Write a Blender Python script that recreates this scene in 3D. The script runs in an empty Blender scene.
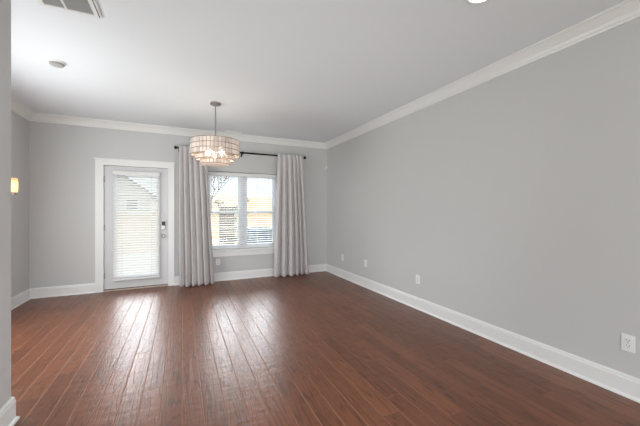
import bpy, bmesh, math, random
from mathutils import Vector, Matrix
random.seed(7)
S = bpy.context.scene
COL = S.collection
PI = math.pi

# ------------------------------------------------------------------ camera
cam_d = bpy.data.cameras.new('camera')
cam = bpy.data.objects.new('camera', cam_d); COL.objects.link(cam)
cam.location = (0, 0, 1.295)
cam.rotation_euler = (PI / 2, 0, -math.radians(24.79))
cam_d.sensor_width = 36.0
cam_d.lens = 299.2 * 36.0 / 640.0
cam_d.shift_y = -2.55 / 640.0
cam_d.clip_start = 0.02; cam_d.clip_end = 500
S.camera = cam

# ------------------------------------------------------------------ exposure
S.view_settings.view_transform = 'Standard'
S.view_settings.look = 'None'
S.view_settings.exposure = 0.0
S.view_settings.gamma = 1.0
S.view_settings.use_curve_mapping = False
S.cycles.max_bounces = 12
S.cycles.diffuse_bounces = 6
S.cycles.transparent_max_bounces = 24
S.cycles.sample_clamp_indirect = 6.0

# ------------------------------------------------------------------ sky: hazy at the horizon, bright thin overcast above
W = bpy.data.worlds.new('sky'); S.world = W; W.use_nodes = True
nt = W.node_tree; nt.nodes.clear()
tc = nt.nodes.new('ShaderNodeTexCoord')
sep = nt.nodes.new('ShaderNodeSeparateXYZ')
ramp = nt.nodes.new('ShaderNodeValToRGB')
bg = nt.nodes.new('ShaderNodeBackground')
out = nt.nodes.new('ShaderNodeOutputWorld')
SKY = 8.6
r = ramp.color_ramp
def lv(v): return (0.92 * v, 0.97 * v, 1.0 * v, 1)
r.elements[0].position = 0.0; r.elements[0].color = lv(0.14)
r.elements[1].position = 1.0; r.elements[1].color = lv(0.35)
for p, v in ((0.12, 0.15), (0.24, 0.25), (0.34, 0.35), (0.6, 0.35)):
    e = r.elements.new(p); e.color = lv(v)
nt.links.new(tc.outputs['Generated'], sep.inputs[0])
nt.links.new(sep.outputs['Z'], ramp.inputs[0])
cl = nt.nodes.new('ShaderNodeTexNoise'); cl.inputs['Scale'].default_value = 5.0; cl.inputs['Detail'].default_value = 4
mp = nt.nodes.new('ShaderNodeMapping'); mp.inputs['Scale'].default_value = (1, 1, 4)
nt.links.new(tc.outputs['Generated'], mp.inputs[0]); nt.links.new(mp.outputs[0], cl.inputs['Vector'])
crr = nt.nodes.new('ShaderNodeValToRGB')
crr.color_ramp.elements[0].position = 0.38; crr.color_ramp.elements[0].color = (0.86, 0.95, 1, 1)
crr.color_ramp.elements[1].position = 0.56; crr.color_ramp.elements[1].color = (1, 1, 1, 1)
nt.links.new(cl.outputs[0], crr.inputs[0])
mx = nt.nodes.new('ShaderNodeMix'); mx.data_type = 'RGBA'; mx.blend_type = 'MULTIPLY'; mx.inputs[0].default_value = 1
nt.links.new(ramp.outputs[0], mx.inputs[6]); nt.links.new(crr.outputs[0], mx.inputs[7])
# added glow for the floor glare: a broad bright sky patch above the hill
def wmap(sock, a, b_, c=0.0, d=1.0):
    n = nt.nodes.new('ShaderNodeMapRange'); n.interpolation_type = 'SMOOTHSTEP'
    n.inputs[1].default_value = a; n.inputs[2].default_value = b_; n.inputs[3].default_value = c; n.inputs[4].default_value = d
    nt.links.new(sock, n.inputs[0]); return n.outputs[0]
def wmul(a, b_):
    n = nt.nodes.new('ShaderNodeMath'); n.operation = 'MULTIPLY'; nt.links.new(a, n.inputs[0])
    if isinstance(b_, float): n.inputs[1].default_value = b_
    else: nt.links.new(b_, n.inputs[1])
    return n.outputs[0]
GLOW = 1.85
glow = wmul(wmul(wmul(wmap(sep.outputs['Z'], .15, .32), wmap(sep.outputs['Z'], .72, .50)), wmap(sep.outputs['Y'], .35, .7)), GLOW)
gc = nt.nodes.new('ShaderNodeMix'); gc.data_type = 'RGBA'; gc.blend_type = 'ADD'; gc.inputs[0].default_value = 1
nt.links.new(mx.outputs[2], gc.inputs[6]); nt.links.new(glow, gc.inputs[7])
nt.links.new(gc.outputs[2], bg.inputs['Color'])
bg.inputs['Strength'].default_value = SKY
nt.links.new(bg.outputs[0], out.inputs[0])

# portals: they only guide the sky's own light through the openings
def portal(name, loc, rot, sx, sy):
    d = bpy.data.lights.new(name, 'AREA'); d.shape = 'RECTANGLE'; d.size = sx; d.size_y = sy
    d.cycles.is_portal = True
    o = bpy.data.objects.new(name, d); o.location = loc; o.rotation_euler = rot; COL.objects.link(o)
portal('portal_window', (1.07, 5.98, 1.29), (-PI / 2, 0, 0), 1.4, 1.5)
portal('portal_door', (-0.67, 5.98, 1.0), (-PI / 2, 0, 0), 0.8, 1.9)
portal('portal_rear', (0.9, -3.4, 1.25), (PI / 2, 0, 0), 3.3, 2.4)

# added unseen fill lights: rear opening, side window, low near the camera
def area(name, loc, rot, sx, sy, watts, col, spread=180):
    d = bpy.data.lights.new(name, 'AREA'); d.shape = 'RECTANGLE'; d.size = sx; d.size_y = sy; d.energy = watts; d.color = col; d.spread = math.radians(spread)
    o = bpy.data.objects.new(name, d); o.location = loc; o.rotation_euler = rot; COL.objects.link(o)
area('rear_fill', (0.9, -2.9, 1.25), (PI / 2, 0, 0), 3.2, 2.3, 98, (0.97, 0.985, 1.0))  # added general fill from behind the camera
area('side_fill', (-2.0, 3.6, 1.35), (0, -math.radians(84), 0), 1.4, 1.4, 54, (0.96, 0.98, 1.0))  # added fill that lifts the far right wall
area('low_fill', (0.8, 0.95, 0.12), (math.radians(117), 0, 0), 1.3, 0.5, 17, (0.96, 0.98, 1.0), 130)  # added fill aimed up at the far ceiling

# ------------------------------------------------------------------ materials
def new_mat(name):
    m = bpy.data.materials.new(name); m.use_nodes = True
    return m, m.node_tree, m.node_tree.nodes['Principled BSDF']
def lin(c):
    f = lambda v: v / 12.92 if v <= 0.04045 else ((v + 0.055) / 1.055) ** 2.4
    return tuple(f(v / 255.0) for v in c) + (1,)
def mat(name, rgb, rough=0.5, metal=0.0, noise=0.03, scale=30, bump=0.0, emis=0.0, spec=0.5):
    """painted / plain surface with a little procedural mottling"""
    m, t, b = new_mat(name)
    c = lin(rgb)
    n = t.nodes.new('ShaderNodeTexNoise'); n.inputs['Scale'].default_value = scale; n.inputs['Detail'].default_value = 3
    tcx = t.nodes.new('ShaderNodeTexCoord'); t.links.new(tcx.outputs['Object'], n.inputs['Vector'])
    rp = t.nodes.new('ShaderNodeValToRGB')
    rp.color_ramp.elements[0].position = 0.3; rp.color_ramp.elements[1].position = 0.7
    rp.color_ramp.elements[0].color = tuple(v * (1 - noise) for v in c[:3]) + (1,)
    rp.color_ramp.elements[1].color = tuple(min(1, v * (1 + noise)) for v in c[:3]) + (1,)
    t.links.new(n.outputs[0], rp.inputs[0]); t.links.new(rp.outputs[0], b.inputs['Base Color'])
    b.inputs['Roughness'].default_value = rough; b.inputs['Metallic'].default_value = metal
    b.inputs['Specular IOR Level'].default_value = spec
    if bump:
        bp = t.nodes.new('ShaderNodeBump'); bp.inputs['Strength'].default_value = bump; bp.inputs['Distance'].default_value = 0.002
        t.links.new(n.outputs[0], bp.inputs['Height']); t.links.new(bp.outputs[0], b.inputs['Normal'])
    if emis:
        b.inputs['Emission Color'].default_value = c; b.inputs['Emission Strength'].default_value = emis
    return m
M = {}
M['wall'] = mat('wall_paint', (201, 201, 200), 0.75, noise=0.008, scale=220, bump=0.06, spec=0.25)
M['ceil'] = mat('ceiling_paint', (232, 236, 239), 0.9, noise=0.006, scale=180, bump=0.05, spec=0.1)
M['trim'] = mat('trim_paint', (231, 231, 229), 0.35, noise=0.006, scale=40)
M['door'] = mat('door_paint', (204, 204, 205), 0.4, noise=0.006, scale=40)
M['vinyl'] = mat('white_vinyl', (232, 236, 242), 0.35, noise=0.01)
M['cord'] = mat('blind_cord', (225, 225, 222), 0.8, noise=0.02)
M['black'] = mat('black_metal', (20, 20, 21), 0.4, 0.6, noise=0.1)
M['blackp'] = mat('black_plastic', (16, 16, 18), 0.3, noise=0.05)
M['nickel'] = mat('satin_nickel', (176, 172, 166), 0.32, 1.0, noise=0.04)
M['bronze'] = mat('warm_metal_ring', (152, 118, 92), 0.35, 0.9, noise=0.06)
M['plate'] = mat('outlet_plastic', (236, 236, 234), 0.35, noise=0.01)
M['slot'] = mat('dark_slot', (40, 38, 36), 0.6, noise=0.05)
M['grille'] = mat('grey_filter_grille', (168, 168, 166), 0.7, noise=0.04, scale=90)
M['hinge'] = mat('hinge_metal', (168, 166, 162), 0.4, 0.4, noise=0.05)
M['sweep'] = mat('dark_rubber', (62, 56, 52), 0.7, noise=0.05)
M['sill_wood'] = mat('threshold_metal', (196, 178, 164), 0.4, 0.2, noise=0.05)
M['concrete'] = mat('concrete', (146, 144, 140), 0.9, noise=0.1, scale=12, bump=0.2)
M['grass'] = mat('lawn_grass', (98, 112, 70), 1.0, noise=0.25, scale=3, bump=0.6)
M['field'] = mat('dry_grass', (136, 108, 66), 1.0, noise=0.16, scale=0.35, bump=0.6)
M['fence'] = mat('weathered_board', (96, 80, 60), 0.85, noise=0.2, scale=9, bump=0.4)
M['pale_post'] = mat('pale_painted_wood', (190, 184, 166), 0.7, noise=0.05)
M['acbody'] = mat('blue_grey_metal', (70, 94, 110), 0.5, 0.3, noise=0.05)
M['acdark'] = mat('dark_coil', (48, 60, 68), 0.6, 0.3, noise=0.1)
M['siding'] = mat('house_siding', (192, 190, 182), 0.85, noise=0.06, scale=4)
M['roof'] = mat('blue_grey_shingle', (88, 104, 124), 0.9, noise=0.15, scale=6)
M['winglass'] = mat('dark_window_glass', (60, 72, 86), 0.15, noise=0.1)
M['bark'] = mat('grey_bark', (140, 134, 128), 0.95, noise=0.2, scale=20, bump=0.5)
M['shrub'] = mat('olive_leaf', (82, 84, 52), 0.9, noise=0.3, scale=6)
M['detector'] = mat('detector_grey', (176, 175, 173), 0.5, noise=0.02)
M['lens'] = mat('lit_lens', (255, 246, 232), 0.5, noise=0.002, emis=6.0)
M['bulb'] = mat('lit_bulb', (255, 244, 226), 0.5, noise=0.002, emis=25.0)

def glass_mat(name, tint=(1, 1, 1)):
    m = bpy.data.materials.new(name); m.use_nodes = True; t = m.node_tree; t.nodes.clear()
    o = t.nodes.new('ShaderNodeOutputMaterial'); mix = t.nodes.new('ShaderNodeMixShader')
    tr = t.nodes.new('ShaderNodeBsdfTransparent'); gl = t.nodes.new('ShaderNodeBsdfGlossy')
    fr = t.nodes.new('ShaderNodeFresnel'); fr.inputs[0].default_value = 1.35
    n = t.nodes.new('ShaderNodeTexNoise'); n.inputs['Scale'].default_value = 3
    rp = t.nodes.new('ShaderNodeMapRange'); rp.inputs[3].default_value = 0.0; rp.inputs[4].default_value = 0.02
    t.links.new(n.outputs[0], rp.inputs[0]); t.links.new(rp.outputs[0], gl.inputs['Roughness'])
    tr.inputs[0].default_value = tint + (1,)
    t.links.new(fr.outputs[0], mix.inputs[0]); t.links.new(tr.outputs[0], mix.inputs[1]); t.links.new(gl.outputs[0], mix.inputs[2])
    t.links.new(mix.outputs[0], o.inputs[0]); return m
M['glass'] = glass_mat('window_glass', (0.96, 0.985, 1.0))

def translucent_mat(name, rgb, frac, rough=0.9, gloss=0.0, weave=0.0, trans_rgb=None, vary=False):
    m = bpy.data.materials.new(name); m.use_nodes = True; t = m.node_tree; t.nodes.clear()
    o = t.nodes.new('ShaderNodeOutputMaterial'); mix = t.nodes.new('ShaderNodeMixShader'); mix.inputs[0].default_value = frac
    d = t.nodes.new('ShaderNodeBsdfPrincipled'); tl = t.nodes.new('ShaderNodeBsdfTranslucent')
    c = lin(rgb); d.inputs['Roughness'].default_value = rough; d.inputs['Specular IOR Level'].default_value = gloss
    n = t.nodes.new('ShaderNodeTexNoise'); n.inputs['Scale'].default_value = 60; n.inputs['Detail'].default_value = 4
    tcx = t.nodes.new('ShaderNodeTexCoord'); t.links.new(tcx.outputs['Object'], n.inputs['Vector'])
    rp = t.nodes.new('ShaderNodeValToRGB')
    rp.color_ramp.elements[0].color = tuple(v * 0.93 for v in c[:3]) + (1,); rp.color_ramp.elements[1].color = tuple(min(1, v * 1.05) for v in c[:3]) + (1,)
    t.links.new(n.outputs[0], rp.inputs[0]); t.links.new(rp.outputs[0], d.inputs['Base Color'])
    tl.inputs[0].default_value = lin(trans_rgb or rgb)
    if vary:      # every pane of glass a little different
        oi = t.nodes.new('ShaderNodeObjectInfo'); mr = t.nodes.new('ShaderNodeMapRange'); mr.inputs[3].default_value = 0.78; mr.inputs[4].default_value = 1.05
        t.links.new(oi.outputs['Random'], mr.inputs[0])
        for src, dst in ((rp.outputs[0], d.inputs['Base Color']), (None, tl.inputs[0])):
            vm = t.nodes.new('ShaderNodeVectorMath'); vm.operation = 'SCALE'
            if src: t.links.new(src, vm.inputs[0])
            else: vm.inputs[0].default_value = lin(trans_rgb or rgb)[:3]
            t.links.new(mr.outputs[0], vm.inputs['Scale']); t.links.new(vm.outputs[0], dst)
    if weave:
        bp = t.nodes.new('ShaderNodeBump'); bp.inputs['Strength'].default_value = weave; bp.inputs['Distance'].default_value = 0.002
        t.links.new(n.outputs[0], bp.inputs['Height']); t.links.new(bp.outputs[0], d.inputs['Normal'])
    t.links.new(d.outputs[0], mix.inputs[1]); t.links.new(tl.outputs[0], mix.inputs[2]); t.links.new(mix.outputs[0], o.inputs[0]); return m
M['curtain'] = translucent_mat('curtain_linen', (215, 211, 210), 0.1, weave=0.15)
M['slat'] = translucent_mat('blind_slat', (238, 238, 236), 0.13, 0.45, 0.4)
M['capiz'] = translucent_mat('frosted_shade_glass', (240, 231, 226), 0.36, 0.25, 0.5, trans_rgb=(255, 250, 244), vary=True)
M['shade'] = translucent_mat('frosted_sconce_glass', (245, 235, 215), 0.55, 0.3, 0.5, trans_rgb=(255, 238, 205))

# ---- hand-scraped hardwood: planks along Y, 0.127 m wide
def floor_mat():
    m, t, b = new_mat('hardwood_planks')
    N = t.nodes.new; L = t.links.new
    def math_(op, a, bb=None, c=None):
        n = N('ShaderNodeMath'); n.operation = op
        for i, v in enumerate((a, bb, c)):
            if v is None: continue
            if isinstance(v, (int, float)): n.inputs[i].default_value = v
            else: L(v, n.inputs[i])
        return n.outputs[0]
    tcx = N('ShaderNodeTexCoord'); sp = N('ShaderNodeSeparateXYZ'); L(tcx.outputs['Object'], sp.inputs[0])
    PW, PL = 0.127, 1.15
    u = math_('DIVIDE', math_('ADD', sp.outputs['X'], 10.03), PW); ui = math_('FLOOR', u); uf = math_('FRACT', u)
    wn = N('ShaderNodeTexWhiteNoise'); wn.noise_dimensions = '1D'; L(ui, wn.inputs['W'])
    v = math_('ADD', math_('DIVIDE', math_('ADD', sp.outputs['Y'], 10), PL), math_('MULTIPLY', wn.outputs['Value'], 7.3))
    vi = math_('FLOOR', v); vf = math_('FRACT', v)
    cb = N('ShaderNodeCombineXYZ'); L(ui, cb.inputs[0]); L(vi, cb.inputs[1])
    w2 = N('ShaderNodeTexWhiteNoise'); w2.noise_dimensions = '2D'; L(cb.outputs[0], w2.inputs['Vector'])
    rnd = w2.outputs['Value']
    # grain coordinates: stretched along the board, jumped per board
    gx = math_('ADD', math_('MULTIPLY', sp.outputs['X'], 10.0), math_('MULTIPLY', rnd, 37.0))
    gy = math_('ADD', math_('MULTIPLY', sp.outputs['Y'], 0.6), math_('MULTIPLY', rnd, 91.0))
    gv = N('ShaderNodeCombineXYZ'); L(gx, gv.inputs[0]); L(gy, gv.inputs[1])
    n1 = N('ShaderNodeTexNoise'); n1.inputs['Scale'].default_value = 1.0; n1.inputs['Detail'].default_value = 2.0; n1.inputs['Roughness'].default_value = 0.4
    L(gv.outputs[0], n1.inputs['Vector'])
    rings = math_('FRACT', math_('MULTIPLY', n1.outputs[0], 13.0))
    rings = math_('ABSOLUTE', math_('SUBTRACT', math_('MULTIPLY', rings, 2.0), 1.0))      # cathedral grain lines
    ringm = N('ShaderNodeMapRange'); ringm.interpolation_type = 'SMOOTHSTEP'
    ringm.inputs[1].default_value = 0.55; ringm.inputs[2].default_value = 1.0; L(rings, ringm.inputs[0])
    fx = N('ShaderNodeMapping'); fx.inputs['Scale'].default_value = (160, 5, 1); L(tcx.outputs['Object'], fx.inputs[0])
    n2 = N('ShaderNodeTexNoise'); n2.inputs['Scale'].default_value = 1.0; n2.inputs['Detail'].default_value = 4; L(fx.outputs[0], n2.inputs['Vector'])
    grain = math_('ADD', math_('MULTIPLY', ringm.outputs[0], 0.34), math_('MULTIPLY', n2.outputs[0], 0.62))
    rp = N('ShaderNodeValToRGB'); e = rp.color_ramp.elements
    e[0].position = 0.1; e[0].color = lin((124, 75, 49)); e[1].position = 0.95; e[1].color = lin((64, 34, 21))
    L(grain, rp.inputs[0])
    hs = N('ShaderNodeHueSaturation'); L(rp.outputs[0], hs.inputs['Color'])
    L(math_('ADD', math_('MULTIPLY', rnd, 0.36), 0.86), hs.inputs['Value'])
    hs.inputs['Saturation'].default_value = 1.0
    # seams: paler colour stands in for light glinting off the bevels
    ex = math_('MINIMUM', uf, math_('SUBTRACT', 1.0, uf)); ex = math_('MULTIPLY', ex, PW)
    ey = math_('MINIMUM', vf, math_('SUBTRACT', 1.0, vf)); ey = math_('MULTIPLY', ey, PL)
    ed = math_('MINIMUM', ex, ey)
    seam = N('ShaderNodeMapRange'); seam.interpolation_type = 'SMOOTHSTEP'
    seam.inputs[1].default_value = 0.0012; seam.inputs[2].default_value = 0.0046; L(ed, seam.inputs[0])
    mix = N('ShaderNodeMix'); mix.data_type = 'RGBA'; L(seam.outputs[0], mix.inputs[0])
    mix.inputs[6].default_value = lin((134, 94, 72)); L(hs.outputs[0], mix.inputs[7])
    L(mix.outputs[2], b.inputs['Base Color'])
    # relief: bevelled edges, scraped surface, open grain
    sc = N('ShaderNodeMapping'); sc.inputs['Scale'].default_value = (7, 17, 1); L(tcx.outputs['Object'], sc.inputs[0])
    n3 = N('ShaderNodeTexNoise'); n3.inputs['Scale'].default_value = 1.0; n3.inputs['Detail'].default_value = 2; L(sc.outputs[0], n3.inputs['Vector'])
    bev = N('ShaderNodeMapRange'); bev.interpolation_type = 'SMOOTHSTEP'; bev.inputs[1].default_value = 0.0; bev.inputs[2].default_value = 0.006; L(ed, bev.inputs[0])
    h = math_('ADD', math_('MULTIPLY', bev.outputs[0], 0.34), math_('MULTIPLY', n3.outputs[0], 1.9))
    h = math_('SUBTRACT', h, math_('MULTIPLY', ringm.outputs[0], 0.22))
    h = math_('SUBTRACT', h, math_('MULTIPLY', n2.outputs[0], 0.12))
    bp = N('ShaderNodeBump'); bp.inputs['Strength'].default_value = 0.55; bp.inputs['Distance'].default_value = 0.0025
    L(h, bp.inputs['Height']); L(bp.outputs[0], b.inputs['Normal'])
    L(math_('SUBTRACT', math_('ADD', math_('MULTIPLY', grain, 0.10), 0.85), math_('MULTIPLY', seam.outputs[0], 0.56)), b.inputs['Roughness'])
    b.inputs['IOR'].default_value = 1.48
    return m
M['floor'] = floor_mat()

# ------------------------------------------------------------------ mesh helpers
class MB:
    def __init__(self, origin=(0, 0, 0)): self.bm = bmesh.new(); self.o = Vector(origin)
    def box(self, x0, x1, y0, y1, z0, z1, rot=None, bevel=0.0):
        c = Vector(((x0 + x1) / 2, (y0 + y1) / 2, (z0 + z1) / 2))
        m = Matrix.Translation(c) @ (rot.to_4x4() if rot else Matrix.Identity(4)) @ Matrix.Diagonal((x1 - x0, y1 - y0, z1 - z0, 1))
        g = bmesh.ops.create_cube(self.bm, size=1.0, matrix=m)
        if bevel:
            es = list({e for v in g['verts'] for e in v.link_edges})
            bmesh.ops.bevel(self.bm, geom=es, offset=bevel, segments=2, affect='EDGES', profile=0.5)
        return self
    def cyl(self, p0, p1, r0, r1=None, seg=20):
        p0, p1 = Vector(p0), Vector(p1); d = p1 - p0
        q = Vector((0, 0, 1)).rotation_difference(d.normalized()).to_matrix().to_4x4()
        bmesh.ops.create_cone(self.bm, cap_ends=True, cap_tris=False, segments=seg, radius1=r0, radius2=r0 if r1 is None else r1,
                              depth=d.length, matrix=Matrix.Translation((p0 + p1) / 2) @ q)
        return self
    def sphere(self, c, r, sc=(1, 1, 1), seg=16, rings=10):
        bmesh.ops.create_uvsphere(self.bm, u_segments=seg, v_segments=rings, radius=r, matrix=Matrix.Translation(c) @ Matrix.Diagonal(tuple(sc) + (1,)))
        return self
    def lathe(self, prof, axis='Z', c=(0, 0, 0), seg=40, closed=False):
        rings = []
        for rr, hh in prof:
            ring = []
            for k in range(seg):
                a = 2 * PI * k / seg; x, y = rr * math.cos(a), rr * math.sin(a)
                p = {'Z': (x, y, hh), 'X': (hh, x, y), 'Y': (x, hh, y)}[axis]
                ring.append(self.bm.verts.new(Vector(p) + Vector(c)))
            rings.append(ring)
        n = len(rings)
        for i in range(n if closed else n - 1):
            A, B = rings[i], rings[(i + 1) % n]
            for k in range(seg): self.bm.faces.new((A[k], A[(k + 1) % seg], B[(k + 1) % seg], B[k]))
        if not closed:
            self.bm.faces.new(rings[0][::-1]); self.bm.faces.new(rings[-1])
        return self
    def prism(self, pts, y0, y1, axis='Y'):
        f = {'Y': lambda a, b, h: (a, h, b), 'Z': lambda a, b, h: (a, b, h), 'X': lambda a, b, h: (h, a, b)}[axis]
        A = [self.bm.verts.new(f(a, b, y0)) for a, b in pts]; B = [self.bm.verts.new(f(a, b, y1)) for a, b in pts]
        n = len(pts)
        self.bm.faces.new(A); self.bm.faces.new(B[::-1])
        for i in range(n): self.bm.faces.new((A[i], B[i], B[(i + 1) % n], A[(i + 1) % n]))
        return self
    def build(self, name, m, parent=None, smooth=False):
        bm = self.bm
        bmesh.ops.recalc_face_normals(bm, faces=bm.faces[:])
        for v in bm.verts: v.co -= self.o
        if smooth:
            for f in bm.faces: f.smooth = True
        me = bpy.data.meshes.new(name); bm.to_mesh(me); bm.free()
        if smooth and hasattr(me, 'set_sharp_from_angle'): me.set_sharp_from_angle(angle=math.radians(38))
        me.materials.append(m)
        o = bpy.data.objects.new(name, me); COL.objects.link(o)
        if parent is not None: o.parent = parent
        else: o.location = self.o
        return o
def thing(name, label, cat, loc, rz=0.0, group=None):
    o = bpy.data.objects.new(name, None); COL.objects.link(o); o.empty_display_size = 0.1
    o.location = loc; o.rotation_euler = (0, 0, rz); tag(o, label, cat, group); return o
def tag(o, label, cat, group=None):
    o['label'] = label; o['category'] = cat
    if group: o['group'] = group
    return o
def struct(name, mb, m, parent=None, smooth=False, label=None):
    o = mb.build(name, m, parent, smooth); o['kind'] = 'structure'
    if label: o['label'] = label
    return o
def dup(root, loc, rz, label):
    q = root.copy(); COL.objects.link(q); q.location = loc; q.rotation_euler = (0, 0, rz); q['label'] = label
    for ch in list(root.children):
        c = ch.copy(); COL.objects.link(c); c.parent = q
        for g in list(ch.children):
            d = g.copy(); COL.objects.link(d); d.parent = c
    return q
def copy_part(o, parent, mtx=None):
    c = o.copy(); COL.objects.link(c); c.parent = parent
    if mtx is not None: c.matrix_local = mtx
    return c

# ------------------------------------------------------------------ room shell
XL, XN, XR, YB, YN, YR, H = -2.036, -0.948, 2.823, 5.775, 2.454, -3.2, 2.72
DX0, DX1, DZ = -1.142, -0.200, 2.03            # door opening
WX0, WX1, WZ0, WZ1 = 0.415, 1.725, 0.57, 2.015     # window opening
struct('floor', MB().box(XL - .2, XR + .2, YR - .2, YB + .16, -.12, 0), M['floor'], label='reddish brown hand-scraped hardwood plank floor')
struct('ceiling', MB().box(XL - .2, XR + .2, YR - .2, YB + .18, H, H + .15), M['ceil'], label='plain white ceiling')
w = MB()
for a in ((XL - .18, DX0, 0, H), (DX0, DX1, DZ, H), (DX1, WX0, 0, H), (WX0, WX1, 0, WZ0 - .03), (WX0, WX1, WZ1, H), (WX1, XR + .18, 0, H)):
    w.box(a[0], a[1], YB, YB + .18, a[2], a[3])
struct('wall_back', w, M['wall'], label='light grey wall with the glazed door and the window')
struct('wall_right', MB().box(XR, XR + .18, YR - .2, YB, 0, H), M['wall'], label='long bare light grey wall on the right')
LY0, LY1, LZ0, LZ1 = 2.85, 4.35, .6, 2.1       # side window added for fill light, out of sight behind the near wall
struct('wall_left', MB().box(XL - .18, XL, YN - .12, LY0, 0, H).box(XL - .18, XL, LY1, YB, 0, H).box(XL - .18, XL, LY0, LY1, 0, LZ0).box(XL - .18, XL, LY0, LY1, LZ1, H), M['wall'], label='short light grey wall left of the glazed door')
struct('wall_near', MB().prism([(XN, YR - .2), (XN, YN), (XL, YN), (XL, YN - .14), (XN - .14, YN - .14), (XN - .14, YR - .2)], 0, H, 'Z'), M['wall'],
       label='near grey wall corner at the left edge')
# rear wall, behind the camera, with a wide glazed opening added for light
RX0, RX1, RZ = -0.7, 2.5, 2.35
w = MB()
w.box(XN, RX0, YR - .18, YR, 0, H); w.box(RX1, XR, YR - .18, YR, 0, H); w.box(RX0, RX1, YR - .18, YR, RZ, H)
struct('wall_rear', w, M['wall'])
w2 = struct('added_window_2', MB().box(RX0, RX1, YR - .12, YR - .06, 0, .06).box(RX0, RX1, YR - .12, YR - .06, RZ - .06, RZ)
       .box(RX0, RX0 + .06, YR - .12, YR - .06, .06, RZ - .06).box(RX1 - .06, RX1, YR - .12, YR - .06, .06, RZ - .06)
       .box((RX0 + RX1) / 2 - .04, (RX0 + RX1) / 2 + .04, YR - .12, YR - .06, .06, RZ - .06), M['vinyl'])
MB().box(RX0 + .06, RX1 - .06, YR - .094, YR - .088, .06, RZ - .06).build('pane', M['glass'], w2)

w3 = struct('added_window_3', MB().box(XL - .13, XL - .07, LY0, LY1, LZ0, LZ0 + .06).box(XL - .13, XL - .07, LY0, LY1, LZ1 - .06, LZ1)
       .box(XL - .13, XL - .07, LY0, LY0 + .06, LZ0 + .06, LZ1 - .06).box(XL - .13, XL - .07, LY1 - .06, LY1, LZ0 + .06, LZ1 - .06), M['vinyl'])
MB().box(XL - .104, XL - .098, LY0 + .06, LY1 - .06, LZ0 + .06, LZ1 - .06).build('pane', M['glass'], w3)  # unseen window added as a daylight source

# trim runs: profile (distance from wall, height) swept along a corner polyline, mitred
def sweep(path, prof):
    """path: XY corner points; room lies on the LEFT of the direction of travel"""
    mb = MB(); P = [Vector(p) for p in path]; rings = []
    for i, p in enumerate(P):
        ns = []
        if i > 0: d = (P[i] - P[i - 1]).normalized(); ns.append(Vector((-d.y, d.x)))
        if i < len(P) - 1: d = (P[i + 1] - P[i]).normalized(); ns.append(Vector((-d.y, d.x)))
        n = ns[0] if len(ns) == 1 else (ns[0] + ns[1]) / (1 + ns[0].dot(ns[1]))
        rings.append([mb.bm.verts.new((p.x + n.x * a, p.y + n.y * a, z)) for a, z in prof])
    k = len(prof)
    for A, B in zip(rings, rings[1:]):
        for j in range(k): mb.bm.faces.new((A[j], A[(j + 1) % k], B[(j + 1) % k], B[j]))
    mb.bm.faces.new(rings[0]); mb.bm.faces.new(rings[-1][::-1])
    return mb
BASE = [(0, 0), (.030, 0), (.029, .008), (.024, .016), (.016, .020), (.016, .122), (.013, .130), (.013, .140), (.008, .150), (0, .150)]
CROWN = [(0, H - .112), (.012, H - .112), (.016, H - .100), (.024, H - .092), (.034, H - .070), (.052, H - .045), (.070, H - .026), (.078, H - .018), (.088, H - .014), (.088, H), (0, H)]
CX0, CX1, CZ = -1.238, -0.116, 2.105             # door casing outer edges
struct('baseboard_left', sweep([(CX0, YB), (XL, YB), (XL, YN + .001)], BASE), M['trim'])
struct('baseboard_right', sweep([(XR, YR), (XR, YB), (CX1, YB)], BASE), M['trim'])
struct('baseboard_near', sweep([(XL, YN), (XN, YN), (XN, YR)], BASE), M['trim'])
struct('trim_1', sweep([(XR, YR), (XR, YB), (XL, YB), (XL, YN)], CROWN), M['trim'], label='white crown moulding around the ceiling')

# ------------------------------------------------------------------ door
t = MB()
t.box(CX0, DX0 + .012, YB - .022, YB, 0, DZ - .012).box(DX1 - .012, CX1, YB - .022, YB, 0, DZ - .012)
t.box(CX0, CX1, YB - .022, YB, DZ - .012, CZ).box(CX0 - .012, CX1 + .012, YB - .034, YB, CZ, CZ + .022)
t.box(DX0, DX0 + .012, YB - .001, YB + .17, 0, DZ).box(DX1 - .012, DX1, YB - .001, YB + .17, 0, DZ).box(DX0, DX1, YB - .001, YB + .17, DZ - .012, DZ)
t.box(DX0 + .012, DX0 + .03, YB + .06, YB + .10, .02, DZ - .012).box(DX1 - .03, DX1 - .012, YB + .06, YB + .10, .02, DZ - .012)
struct('trim_2', t, M['trim'], label='white door casing with a capped head')
struct('trim_3', MB().box(DX0 + .012, DX1 - .012, YB - .015, YB + .16, 0, .018, bevel=.003), M['sill_wood'], label='pale metal door threshold')
SX0, SX1 = -1.127, -0.215                         # slab
GX0, GX1, GZ0, GZ1 = -0.966, -0.372, .23, 1.88   # lite
dr = MB()
y0, y1 = YB + .012, YB + .056
for a in ((SX0, GX0, .03, 2.012), (GX1, SX1, .03, 2.012), (GX0, GX1, .03, GZ0), (GX0, GX1, GZ1, 2.012)):
    dr.box(a[0], a[1], y0, y1, a[2], a[3])
door = struct('door_1', dr, M['door'], label='white back door with a full glass lite and a slatted blind')
lf = MB()
for a in ((GX0 - .03, GX0 + .012, GZ0 - .03, GZ1 + .03), (GX1 - .012, GX1 + .03, GZ0 - .03, GZ1 + .03), (GX0 + .012, GX1 - .012, GZ0 - .03, GZ0 + .012), (GX0 + .012, GX1 - .012, GZ1 - .012, GZ1 + .03)):
    lf.box(a[0], a[1], y0 - .010, y0 + .010, a[2], a[3], bevel=.003)
lf.build('glazing_frame', M['vinyl'], door)
MB().box(GX0 + .002, GX1 - .002, y0 + .016, y0 + .024, GZ0 + .002, GZ1 - .002).build('pane', M['glass'], door)
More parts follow.
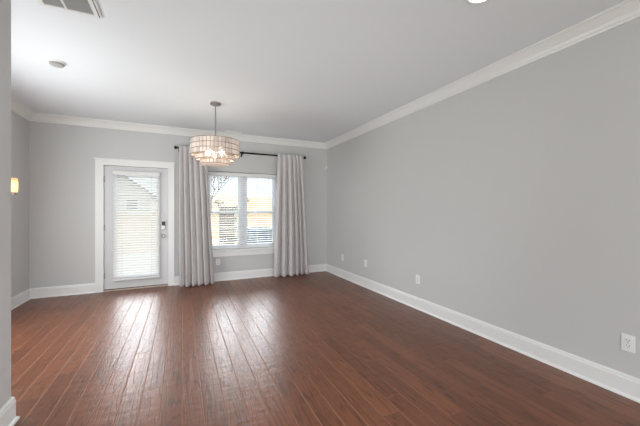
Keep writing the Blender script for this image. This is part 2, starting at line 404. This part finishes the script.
MB().box(SX0 + .002, SX1 - .002, y0 + .004, y1 - .002, .018, .032).build('door_sweep', M['sweep'], door)
for z in (.25, 1.02, 1.80):
    MB().cyl((SX0 - .006, y0 - .007, z - .05), (SX0 - .006, y0 - .007, z + .05), .007, seg=10).box(SX0 - .012, SX0 + .016, y0 - .004, y0 + .001, z - .05, z + .05).build('hinge', M['hinge'], door)
kx = -.286
lk = MB().box(kx - .033, kx + .033, y0 - .024, y0, .970, 1.110, bevel=.006).build('deadbolt_lock', M['nickel'], door)
MB().box(kx - .027, kx + .027, y0 - .029, y0 - .022, 1.037, 1.104, bevel=.003).build('keypad', M['blackp'], lk)
MB().box(kx - .007, kx + .007, y0 - .045, y0 - .022, .985, 1.019, bevel=.003).build('thumb_turn', M['nickel'], lk)
kb = MB().lathe([(.030, 0), (.030, -.006), (.024, -.012), (.011, -.015), (.010, -.034), (.018, -.040), (.026, -.050), (.027, -.060), (.021, -.068), (.008, -.071)], 'Y', (kx, y0, .860), 24)
kb.build('door_knob', M['nickel'], door, True)

# ------------------------------------------------------------------ blinds
def blind(name, label, x0, x1, ztop, zbot, yc, depth, pitch, tilt, cords, wand_x, cov=.0):
    """horizontal slat blind; tilt > 0 lowers the room-side edge"""
    root = thing(name, label, 'blind', ((x0 + x1) / 2, yc, ztop), 0, 'white slatted blinds')
    org = root.location[:]
    MB(org).box(x0, x1, yc - .030, yc + .026, ztop - .062, ztop, bevel=.003).build('head_rail', M['slat'], root)
    s = MB(org); z = ztop - .085; n = 0
    ct, st = math.cos(tilt), math.sin(tilt)
    zb = zbot + .030
    while z > zb + .012:
        # slightly crowned slat, 3 facets
        pts = []
        K = 4; hd = depth / 2; th = .0026
        up = []; lo = []
        for k in range(K + 1):
            a = -hd + depth * k / K; h = .003 * (1 - (a / hd) ** 2)
            up.append((a, h)); lo.append((a, h - th))
        ring = up + lo[::-1]
        pts = [(yc + a * ct - h * st, z + a * st + h * ct) for a, h in ring]
        s.prism(pts, x0 + .004, x1 - .004, 'X')
        z -= pitch; n += 1
    s.build('slats', M['slat'], root)
    MB(org).box(x0, x1, yc - .026, yc + .024, zbot, zbot + .022, bevel=.004).build('bottom_rail', M['slat'], root)
    for cx_ in cords:
        c = MB(org)
        for yy in (yc - depth / 2 * ct - .002, yc + depth / 2 * ct + .002):
            c.box(cx_ - .002, cx_ + .002, yy - .0007, yy + .0007, zbot + .02, ztop - .06)
        c.build('ladder_tape', M['cord'], root)
    MB(org).cyl((wand_x, yc - .036, ztop - .045), (wand_x, yc - .040, ztop - .75), .004, seg=8).build('tilt_wand', M['vinyl'], root)
    return root
blind('door_blind', 'white slatted blind hanging on the glazed door', GX0 - .035, GX1 + .03, 1.93, .165, YB - .032, .046, .041, math.radians(41),
      (GX0 + .09, GX1 - .09), GX0 + .02)
blind('window_blind', 'white open slatted blind inside the window between the curtains', WX0 + .006, WX1 - .006, 2.0, WZ0 + .008, YB + .045, .048, .042, math.radians(10),
      (.63, 1.07, 1.34, 1.57), .49)

# ------------------------------------------------------------------ window (twin double-hung, mullion between)
win = MB()
fy0, fy1 = YB + .095, YB + .165
win.box(WX0, WX0 + .035, fy0, fy1, WZ0, WZ1).box(WX1 - .035, WX1, fy0, fy1, WZ0, WZ1)
win.box(WX0 + .035, WX1 - .035, fy0, fy1, WZ0, WZ0 + .03).box(WX0 + .035, WX1 - .035, fy0, fy1, WZ1 - .03, WZ1)
win.box(1.015, 1.125, fy0, fy1, WZ0 + .03, WZ1 - .03)
win1 = struct('window_1', win, M['vinyl'], label='white twin window between the curtains')
for (a, b) in ((WX0 + .035, 1.015), (1.125, WX1 - .035)):
    for (z0, z1, yy) in ((WZ0 + .03, 1.288, fy0 + .008), (1.242, WZ1 - .03, fy0 + .036)):
        sm = MB(); fw = .034
        sm.box(a, a + fw, yy, yy + .026, z0, z1).box(b - fw, b, yy, yy + .026, z0, z1)
        sm.box(a + fw, b - fw, yy, yy + .026, z0, z0 + .046).box(a + fw, b - fw, yy, yy + .026, z1 - .046, z1)
        so = sm.build('sash', M['vinyl'], win1)
        MB().box(a + fw - .004, b - fw + .004, yy + .010, yy + .016, z0 + .042, z1 - .042).build('pane', M['glass'], so)
st = MB().box(WX0 - .055, WX1 + .055, YB - .062, YB, WZ0 - .03, WZ0, bevel=.005).box(WX0 + .001, WX1 - .001, YB - .01, fy0, WZ0 - .03, WZ0)
st.box(WX0 - .02, WX1 + .02, YB - .018, YB, WZ0 - .125, WZ0 - .03)
struct('trim_4', st, M['trim'], label='white window stool and apron')

# ------------------------------------------------------------------ curtain rod and curtains
RY, RZc = 5.65, 2.366
rod = thing('curtain_rod', 'long black curtain rod mounted above the window', 'curtain rod', (1.08, RY, RZc))
o_ = rod.location[:]
MB(o_).cyl((-.075, RY, RZc), (2.25, RY, RZc), .0155, seg=18).build('rod', M['black'], rod, True)
for x, sgn in ((-.075, -1), (2.25, 1)):
    MB(o_).lathe([(.016, 0), (.027, .004 * sgn), (.027, .036 * sgn), (.023, .042 * sgn)], 'X', (x, RY, RZc), 20).build('finial', M['black'], rod, True)
for x in (-.042, 1.027, 2.222):
    b = MB(o_); b.box(x - .009, x + .009, RY - .004, YB - .004, RZc - .022, RZc - .012); b.box(x - .014, x + .014, YB - .006, YB, RZc - .055, RZc + .02)
    b.lathe([(.0158, -.012), (.024, -.012), (.024, .012), (.0158, .012)], 'X', (x, RY, RZc), 18, closed=True)
    b.build('bracket', M['black'], rod)

def curtain(name, label, xt0, xt1, xb0, xb1, nf, seed, yb):
    rg = random.Random(seed)
    NU, NV = 220, 60
    zt, zb = RZc + .028, .012
    root_o = ((xb0 + xb1) / 2, RY, 0)
    mb = MB(root_o)
    # irregular fold spacing
    wts = [rg.uniform(.7, 1.35) for _ in range(nf)]; tot = sum(wts); acc = [0]
    for v in wts: acc.append(acc[-1] + v / tot)
    amp = [rg.uniform(.75, 1.2) for _ in range(nf + 1)]
    ph2 = rg.uniform(0, 6)
    def fold(u):
        i = min(nf - 1, max(0, next((k for k in range(nf) if u <= acc[k + 1] + 1e-9), nf - 1)))
        f = (u - acc[i]) / (acc[i + 1] - acc[i])
        return (i + f), amp[i]
    grid = []
    for j in range(NV + 1):
        v = j / NV; z = zt + (zb - zt) * v
        row = []
        for i in range(NU + 1):
            u = i / NU; ff, am = fold(u)
            x = (xt0 + (xt1 - xt0) * u) * (1 - v ** 1.15) + (xb0 + (xb1 - xb0) * u) * v ** 1.15
            env = .55 + .45 * min(1, v * 3.0)
            c_ = math.cos(2 * PI * ff)
            shape = 2 * abs(math.sin(PI * ff)) ** .7 - 1
            a = (.040 + .026 * v) * am * env
            yl = RY - .040 + (yb - RY + .040) * (v ** 1.6)
            y = yl - a * shape - .010 * v * math.sin(PI * 3 * u + ph2)
            # folds lean a little sideways
            x += .012 * math.sin(2 * PI * ff + 1.2) * (0.4 + v) + .008 * math.sin(5 * v + 4 * u + ph2) * v
            # rod pocket hugs the rod
            if v < .022: y = RY - .026 - .022 * (shape * .5 + .5)
            zz = z + (.006 * math.sin(2 * PI * ff * 1.0 + .7) if v < .02 else 0)
            row.append(mb.bm.verts.new((x, min(y, YB - .035), zz)))
        grid.append(row)
    for j in range(NV):
        for i in range(NU): mb.bm.faces.new((grid[j][i], grid[j][i + 1], grid[j + 1][i + 1], grid[j + 1][i]))
    ob = mb.build(name, M['curtain'], None, False)
    for p in ob.data.polygons: p.use_smooth = True
    sd = ob.modifiers.new('cloth_thickness', 'SOLIDIFY'); sd.thickness = .003; sd.offset = 1
    tag(ob, label, 'curtain', 'pleated curtain panels on the rod')
    return ob
curtain('curtain', 'long pale curtain panel hanging between the glazed door and the window', -.050, .400, -.062, .522, 6, 3, 5.545)
curtain('curtain', 'long pale curtain panel hanging right of the window, nearer the corner', 1.690, 2.220, 1.59, 2.36, 6, 12, 5.60)

# ------------------------------------------------------------------ chandelier
cx, cy = .406, 4.185
ch = thing('chandelier', 'round three-tier chandelier of lit frosted glass panels hanging from the ceiling', 'chandelier', (cx, cy, H))
oc = ch.location[:]
MB(oc).lathe([(.004, H), (.066, H), (.066, H - .022), (.060, H - .028), (.004, H - .028)], 'Z', (cx, cy, 0), 32).build('canopy', M['nickel'], ch, True)
MB(oc).cyl((cx, cy, H - .026), (cx, cy, 2.10), .0095, seg=14).build('stem', M['nickel'], ch, True)
fr = MB(oc)
for k in range(3):
    a = k * PI / 3
    fr.box(cx - .318, cx + .318, cy - .005, cy + .005, 2.207, 2.215, rot=Matrix.Rotation(a, 3, 'Z'))
fr.build('spider_frame', M['bronze'], ch)
tiers = [(.307, 2.215, 3, .0660, 42), (.248, 2.0155, 1, .057, 34), (.187, 1.9565, 1, .053, 26)]
view = Vector((-cx, -cy)).normalized()
cands = []
for ti, (R, ztop, rows, hrow, npan) in enumerate(tiers):
    rg_ = MB(oc)
    for k in range(rows + 1):
        z = ztop - k * hrow
        rg_.lathe([(R - .005, z - .0026), (R + .003, z - .0026), (R + .003, z + .0026), (R - .005, z + .0026)], 'Z', (cx, cy, 0), 64, closed=True)
    for k in range(npan):     # slim uprights between the panels
        a = 2 * PI * (k + .5) / npan
        rg_.cyl((cx + (R - .002) * math.cos(a), cy + (R - .002) * math.sin(a), ztop - rows * hrow), (cx + (R - .002) * math.cos(a), cy + (R - .002) * math.sin(a), ztop), .0021, seg=6)
    if ti < 2:   # spokes down to the next tier
        zb = ztop - rows * hrow; R2 = tiers[ti + 1][0]
        for k in range(6):
            a = k * PI / 3 + .3
            p0 = Vector((cx + R * math.cos(a), cy + R * math.sin(a), zb)); p1 = Vector((cx + R2 * math.cos(a), cy + R2 * math.sin(a), tiers[ti + 1][1]))
            rg_.cyl(p0, p1, .003, seg=6)
    ring = rg_.build('tier_ring', M['bronze'], ch)
    wd = 2 * PI * R / npan * .84
    pm = MB().box(-wd / 2, wd / 2, -.0035, .0035, -hrow / 2 + .004, hrow / 2 - .004, bevel=.0025)
    me_o = pm.build('glass_panel', M['capiz'], ring)
    for rw in range(rows):
        for k in range(npan):
            a = 2 * PI * (k + .5 * (rw % 2) * 0) / npan
            n = Vector((math.cos(a), math.sin(a)))
            mt = Matrix.Translation((R * n.x, R * n.y, ztop - (rw + .5) * hrow - H)) @ Matrix.Rotation(a + PI / 2, 4, 'Z')
            cands.append((n.dot(view), ring, me_o, mt))
cands.sort(key=lambda q: -q[0])
used = {}
rest = {}
for i, (dv, ring, src, mt) in enumerate(cands):
    if i < 97:
        if src.name not in used: used[src.name] = src; src.matrix_local = mt
        else: copy_part(src, ring, mt)
    else: rest.setdefault(src.name, []).append((ring, src, mt))
all_bm = bmesh.new()
for k_, lst in rest.items():
    for ring, src, mt in lst:
        tmp = src.data.copy(); tmp.transform(mt); all_bm.from_mesh(tmp); bpy.data.meshes.remove(tmp)
me = bpy.data.meshes.new('glass_panel'); all_bm.to_mesh(me); all_bm.free(); me.materials.append(M['capiz'])
ro = bpy.data.objects.new('glass_panel', me); COL.objects.link(ro); ro.parent = ch; ro['kind'] = 'stuff'
MB(oc).lathe([(.181, 1.902), (.181, 1.898), (.150, 1.891), (.090, 1.885), (.004, 1.883), (.004, 1.887), (.090, 1.889), (.150, 1.895)], 'Z', (cx, cy, 0), 40).build('diffuser', M['capiz'], ch, True)
sk = MB(oc).cyl((cx, cy, 2.06), (cx, cy, 2.15), .022, seg=16)
for k in range(5):
    a = k * 2 * PI / 5 + .3
    sk.cyl((cx, cy, 2.10), (cx + .10 * math.cos(a), cy + .10 * math.sin(a), 2.10), .006, seg=8)
    sk.cyl((cx + .10 * math.cos(a), cy + .10 * math.sin(a), 2.085), (cx + .10 * math.cos(a), cy + .10 * math.sin(a), 2.125), .014, seg=12)
sk.build('socket_cluster', M['nickel'], ch)
for k in range(5):
    a = k * 2 * PI / 5 + .3
    MB(oc).lathe([(.004, 2.090), (.016, 2.086), (.026, 2.06), (.028, 2.040), (.020, 2.018), (.004, 2.010)], 'Z', (cx + .10 * math.cos(a), cy + .10 * math.sin(a), 0), 16).build('bulb', M['bulb'], ch, True)

# ------------------------------------------------------------------ wall sconce
sx, sy, sz = -1.931, 5.046, 1.615
sc_ = thing('wall_sconce', 'small lit glass wall sconce on the left wall', 'wall lamp', (XL, sy, sz - .10))
os_ = sc_.location[:]
MB(os_).box(XL, XL + .018, sy - .055, sy + .055, sz - .15, sz + .02, bevel=.004).build('back_plate', M['nickel'], sc_)
MB(os_).cyl((XL + .01, sy, sz - .115), (sx, sy, sz - .115), .009, seg=12).lathe([(.006, sz - .125), (.032, sz - .125), (.034, sz - .092), (.006, sz - .092)], 'Z', (sx, sy, 0), 20).build('arm', M['nickel'], sc_, True)
MB(os_).lathe([(.044, sz - .092), (.046, sz + .09), (.042, sz + .09), (.040, sz - .088)], 'Z', (sx, sy, 0), 28, closed=True).build('glass_shade', M['shade'], sc_, True)
MB(os_).lathe([(.008, sz - .085), (.014, sz - .06), (.020, sz - .01), (.018, sz + .03), (.006, sz + .045)], 'Z', (sx, sy, 0), 14).build('bulb', M['bulb'], sc_, True)

# ------------------------------------------------------------------ ceiling fittings
def recessed(loc, label):
    d = thing('recessed_light', label, 'ceiling light', (loc[0], loc[1], H))
    oo = d.location[:]
    MB(oo).lathe([(.075, H), (.098, H), (.098, H - .006), (.080, H - .010), (.075, H - .004)], 'Z', (loc[0], loc[1], 0), 36, closed=True).build('trim_ring', M['trim'], d, True)
    MB(oo).lathe([(.004, H - .001), (.074, H - .001), (.074, H - .006), (.004, H - .007)], 'Z', (loc[0], loc[1], 0), 36).build('lens', M['lens'], d, True)
    return d
recessed((1.785, 1.338), 'round lit recessed light in the ceiling at the top edge')

sd = thing('smoke_detector', 'small round white smoke detector on the ceiling left of the chandelier', 'smoke detector', (-1.09, 3.67, H))
os_ = sd.location[:]
MB(os_).lathe([(.004, H), (.068, H), (.068, H - .012), (.060, H - .016), (.004, H - .016)], 'Z', (-1.09, 3.67, 0), 32).build('base', M['plate'], sd, True)
MB(os_).lathe([(.004, H - .016), (.056, H - .016), (.050, H - .034), (.030, H - .040), (.004, H - .040)], 'Z', (-1.09, 3.67, 0), 32)  .build('cover', M['detector'], sd, True)
MB(os_).lathe([(.057, H - .018), (.0585, H - .018), (.0565, H - .026), (.0545, H - .026)], 'Z', (-1.09, 3.67, 0), 32, closed=True).build('sensing_slot', M['grille'], sd, True)

vt = thing('return_air_vent', 'large ceiling return vent with grey grille at the top left', 'air vent', (-.71, 2.35, H))
ov = vt.location[:]
vx0, vx1, vy0, vy1 = -.885, -.530, 2.02, 2.675
f = MB(ov)
for a in ((vx0, vx0 + .03, vy0, vy1), (vx1 - .045, vx1, vy0, vy1), (vx0 + .03, vx1 - .045, vy0, vy0 + .03), (vx0 + .03, vx1 - .045, vy1 - .024, vy1)):
    f.box(a[0], a[1], a[2], a[3], H - .014, H, bevel=.002)
f.box(-.742, -.728, vy0 + .03, vy1 - .024, H - .012, H)
f.build('frame', M['trim'], vt)
MB(ov).box(vx1 - .017, vx1 - .012, vy0 + .01, vy1 - .01, H - .0155, H - .013).build('latch_slot', M['slot'], vt)
for (a, b) in ((vx0 + .03, -.742), (-.728, vx1 - .045)):
    g = MB(ov).box(a, b, vy0 + .03, vy1 - .024, H - .003, H)
    yy = vy0 + .04
    while yy < vy1 - .03:
        g.box(a, b, yy, yy + .006, H - .008, H - .003); yy += .013
    g.build('grille', M['grille'], vt)

rg = thing('ceiling_register', 'small white ceiling register above the curtain rod near the back wall', 'air vent', (.85, 5.60, H))
og = rg.location[:]
f = MB(og)
f.box(.69, 1.01, 5.53, 5.545, H - .008, H).box(.69, 1.01, 5.655, 5.67, H - .008, H).box(.69, .705, 5.545, 5.655, H - .008, H).box(.995, 1.01, 5.545, 5.655, H - .008, H)
f.build('frame', M['plate'], rg)
g = MB(og).box(.705, .995, 5.545, 5.655, H - .002, H)
for k in range(7): g.box(.705, .995, 5.55 + k * .015, 5.556 + k * .015, H - .008, H - .002)
g.build('louvers', M['plate'], rg)

# ------------------------------------------------------------------ outlets, sensor
ol = thing('wall_outlet', 'white wall outlet on the right wall, nearest the camera', 'outlet', (XR, .991, .372), 0, 'white wall outlets')
oo = ol.location[:]
x1 = XR; oy, oz = .991, .372
MB(oo).box(x1 - .006, x1, oy - .036, oy + .036, oz - .058, oz + .058, bevel=.0025).build('cover_plate', M['plate'], ol)
for dz in (.020, -.020):
    s = MB(oo).box(x1 - .0085, x1 - .005, oy - .017, oy + .017, oz + dz - .0145, oz + dz + .0145, bevel=.0015).build('receptacle', M['plate'], ol)
    k = MB(oo)
    k.box(x1 - .0092, x1 - .0082, oy - .0085, oy - .0060, oz + dz - .002, oz + dz + .008)
    k.box(x1 - .0092, x1 - .0082, oy + .0060, oy + .0085, oz + dz - .001, oz + dz + .007)
    k.cyl((x1 - .0092, oy, oz + dz - .008), (x1 - .0082, oy, oz + dz - .008), .0028, seg=10)
    k.build('slots', M['slot'], s)
MB(oo).cyl((x1 - .0075, oy, oz), (x1 - .0055, oy, oz), .003, seg=10).build('screw', M['nickel'], ol)
dup(ol, (XR, 3.036, .387), 0, 'white wall outlet midway along the right wall')
dup(ol, (XR, 4.27, .40), 0, 'white wall outlet on the right wall, second from the far corner')
dup(ol, (XR, 5.067, .388), 0, 'white wall outlet on the right wall closest to the far corner')
dup(ol, (.603, YB, .348), PI / 2, 'white wall outlet on the back wall below the window')
ms = thing('motion_sensor', 'tiny white motion sensor high in the right corner', 'sensor', (2.798, 5.750, 2.205))
om = ms.location[:]
q = Matrix.Rotation(math.radians(45), 3, 'Z')
MB(om).box(2.778, 2.818, 5.715, 5.750, 2.17, 2.24, bevel=.006).build('housing', M['plate'], ms)
MB(om).sphere((2.793, 5.713, 2.19), .012, seg=12, rings=8).build('sensor_lens', M['grille'], ms, True)

# ------------------------------------------------------------------ outside
struct('patio', MB().box(-2.6, 0.9, YB + .2, 11.0, -.25, -.10), M['concrete'], label='concrete patio slab outside the door')
struct('lawn', MB().box(-60, 60, -60, 14, -.6, -.16), M['grass'])
hill = MB()
rg2 = random.Random(5); NX, NY = 40, 24
vv = []
for j in range(NY + 1):
    row = []
    for i in range(NX + 1):
        x = -60 + 120 * i / NX; y = 10.5 + 60 * (j / NY) ** 1.5
        u = max(0, (y - 14) / 42); z = -.15 + 4.15 * min(1, u) ** 1.1 + rg2.uniform(-.10, .10) * min(1, u * 3)
        row.append(hill.bm.verts.new((x, y, z)))
    vv.append(row)
for j in range(NY):
    for i in range(NX): hill.bm.faces.new((vv[j][i], vv[j][i + 1], vv[j + 1][i + 1], vv[j + 1][i]))
struct('hillside', hill, M['field'], smooth=True, label='dry tan field rising behind the yard')

# air conditioner
ac = thing('air_conditioner', 'blue-grey outdoor air conditioning unit behind the window', 'air conditioner', (1.80, 7.35, -.16))
oa = ac.location[:]
ax0, ax1, ay0, ay1 = 1.45, 2.15, 7.0, 7.7
struct('concrete_pad', MB().box(1.38, 2.22, 6.93, 7.77, -.2, -.10), M['concrete'], label='concrete pad under the air conditioning unit')
MB(oa).box(ax0 + .03, ax1 - .03, ay0 + .03, ay1 - .03, -.10, .80).build('coil', M['acdark'], ac)
b = MB(oa)
for (x, y) in ((ax0, ay0), (ax1 - .05, ay0), (ax0, ay1 - .05), (ax1 - .05, ay1 - .05)): b.box(x, x + .05, y, y + .05, -.10, .80)
b.box(ax0 - .01, ax1 + .01, ay0 - .01, ay1 + .01, .80, .86, bevel=.01).box(ax0, ax1, ay0, ay1, -.10, -.03)
b.build('casing', M['acbody'], ac)
b = MB(oa)
for k in range(11):
    z = .0 + k * .072
    b.box(ax0 + .05, ax1 - .05, ay0 + .005, ay0 + .025, z, z + .034); b.box(ax0 + .005, ax0 + .025, ay0 + .05, ay1 - .05, z, z + .034); b.box(ax1 - .025, ax1 - .005, ay0 + .05, ay1 - .05, z, z + .034)
b.build('louvers', M['acbody'], ac)
b = MB(oa)
for k in range(6): b.lathe([(.05 + .045 * k, .862), (.056 + .045 * k, .862), (.056 + .045 * k, .870), (.05 + .045 * k, .870)], 'Z', (1.8, 7.35, 0), 32, closed=True)
b.build('fan_guard', M['acdark'], ac)

# wooden privacy screen left of the air conditioner
fe = thing('privacy_screen', 'brown horizontal board privacy screen seen through the left half of the window', 'fence', (1.25, 9.0, -.16))
of = fe.location[:]
for x in (.985, 1.43):
    MB(of).box(x, x + .07, 9.03, 9.10, -.16, 1.45).build('post', M['pale_post'], fe)
b = MB(of)
for k in range(10):
    z = -.10 + k * .152
    b.box(.99, 1.46 if k % 2 else 1.40, 9.0, 9.03, z, z + .138)
b.build('boards', M['fence'], fe)

# shrub and bare tree on the hillside, neighbour's house
def leafy(name, label, loc, rad, n, cat='shrub'):
    root = thing(name, label, cat, loc); o0 = root.location[:]
    rr = random.Random(n); lf = MB(o0); stm = MB(o0)
    for k in range(6):
        a = rr.uniform(0, 6.28); stm.cyl(loc, (loc[0] + rad * .6 * math.cos(a), loc[1] + rad * .6 * math.sin(a), loc[2] + rad * rr.uniform(.9, 1.5)), .04, .015, seg=6)
    for k in range(n):
        v = Vector((rr.gauss(0, 1), rr.gauss(0, 1), rr.gauss(0, 1))).normalized() * rad * rr.uniform(.5, 1)
        c = Vector(loc) + Vector((v.x, v.y, v.z * .75 + rad * .8))
        m4 = Matrix.Translation(c) @ Matrix.Rotation(rr.uniform(0, 6.28), 4, 'Z') @ Matrix.Rotation(rr.uniform(-.9, .9), 4, 'X') @ Matrix.Diagonal((1, .6, .15, 1))
        bmesh.ops.create_icosphere(lf.bm, subdivisions=1, radius=rad * .16, matrix=m4)
    stm.build('stems', M['bark'], root); lf.build('foliage', M['shrub'], root); return root
leafy('shrub', 'low olive shrub on the tan field, left half of the window', (3.6, 33, 1.45), .75, 90)
leafy('shrub', 'low olive shrub on the tan field, right half of the window', (7.2, 38, 2.0), .7, 80)
tr = thing('bare_tree', 'bare grey tree seen through the upper left of the window', 'tree', (2.2, 27, .65))
ot = tr.location[:]
rt = random.Random(4)
trunk = MB(ot); tw = MB(ot)
trunk.cyl((2.2, 27, .55), (2.25, 27, 2.2), .13, .09, 10)
def branch(p, d, L, r, dep):
    q = p + d * L
    tw.cyl(p, q, r, r * .6, 6)
    if dep < 4:
        for k in range(3):
            nd = (d + Vector((rt.uniform(-.8, .8), rt.uniform(-.8, .8), rt.uniform(-.1, .6)))).normalized()
            branch(q, nd, L * rt.uniform(.6, .85), r * .6, dep + 1)
for k in range(4):
    a = k * 1.6 + .3
    branch(Vector((2.25, 27, 2.15)), Vector((math.cos(a) * .6, math.sin(a) * .6, .8)).normalized(), 1.0, .07, 0)
trunk.build('trunk', M['bark'], tr); tw.build('branches', M['bark'], tr)

hs = thing('neighbor_house', 'tan house with a blue-grey gable roof seen through the glazed door', 'house', (-4.2, 30, .6))
oh = hs.location[:]
MB(oh).box(-6.6, -2.2, 28, 33, .3, 2.5).prism([(-6.6, 2.5), (-2.2, 2.5), (-4.4, 4.05)], 28, 33).build('walls', M['siding'], hs)
rf = MB(oh)
for s in (-1, 1):
    pts = [(-4.4, 4.08), (-4.4, 4.26), (-4.4 + s * 2.55, 2.44), (-4.4 + s * 2.55, 2.28)]
    rf.prism(pts, 27.6, 33.4)
rf.build('roof', M['roof'], hs)
for x in (-5.6, -3.6):
    fw_ = MB(oh).box(x - .45, x + .45, 27.94, 28.02, 1.35, 2.25).build('window', M['vinyl'], hs)
    MB(oh).box(x - .38, x + .38, 27.92, 27.95, 1.42, 2.18).build('pane', M['winglass'], fw_)
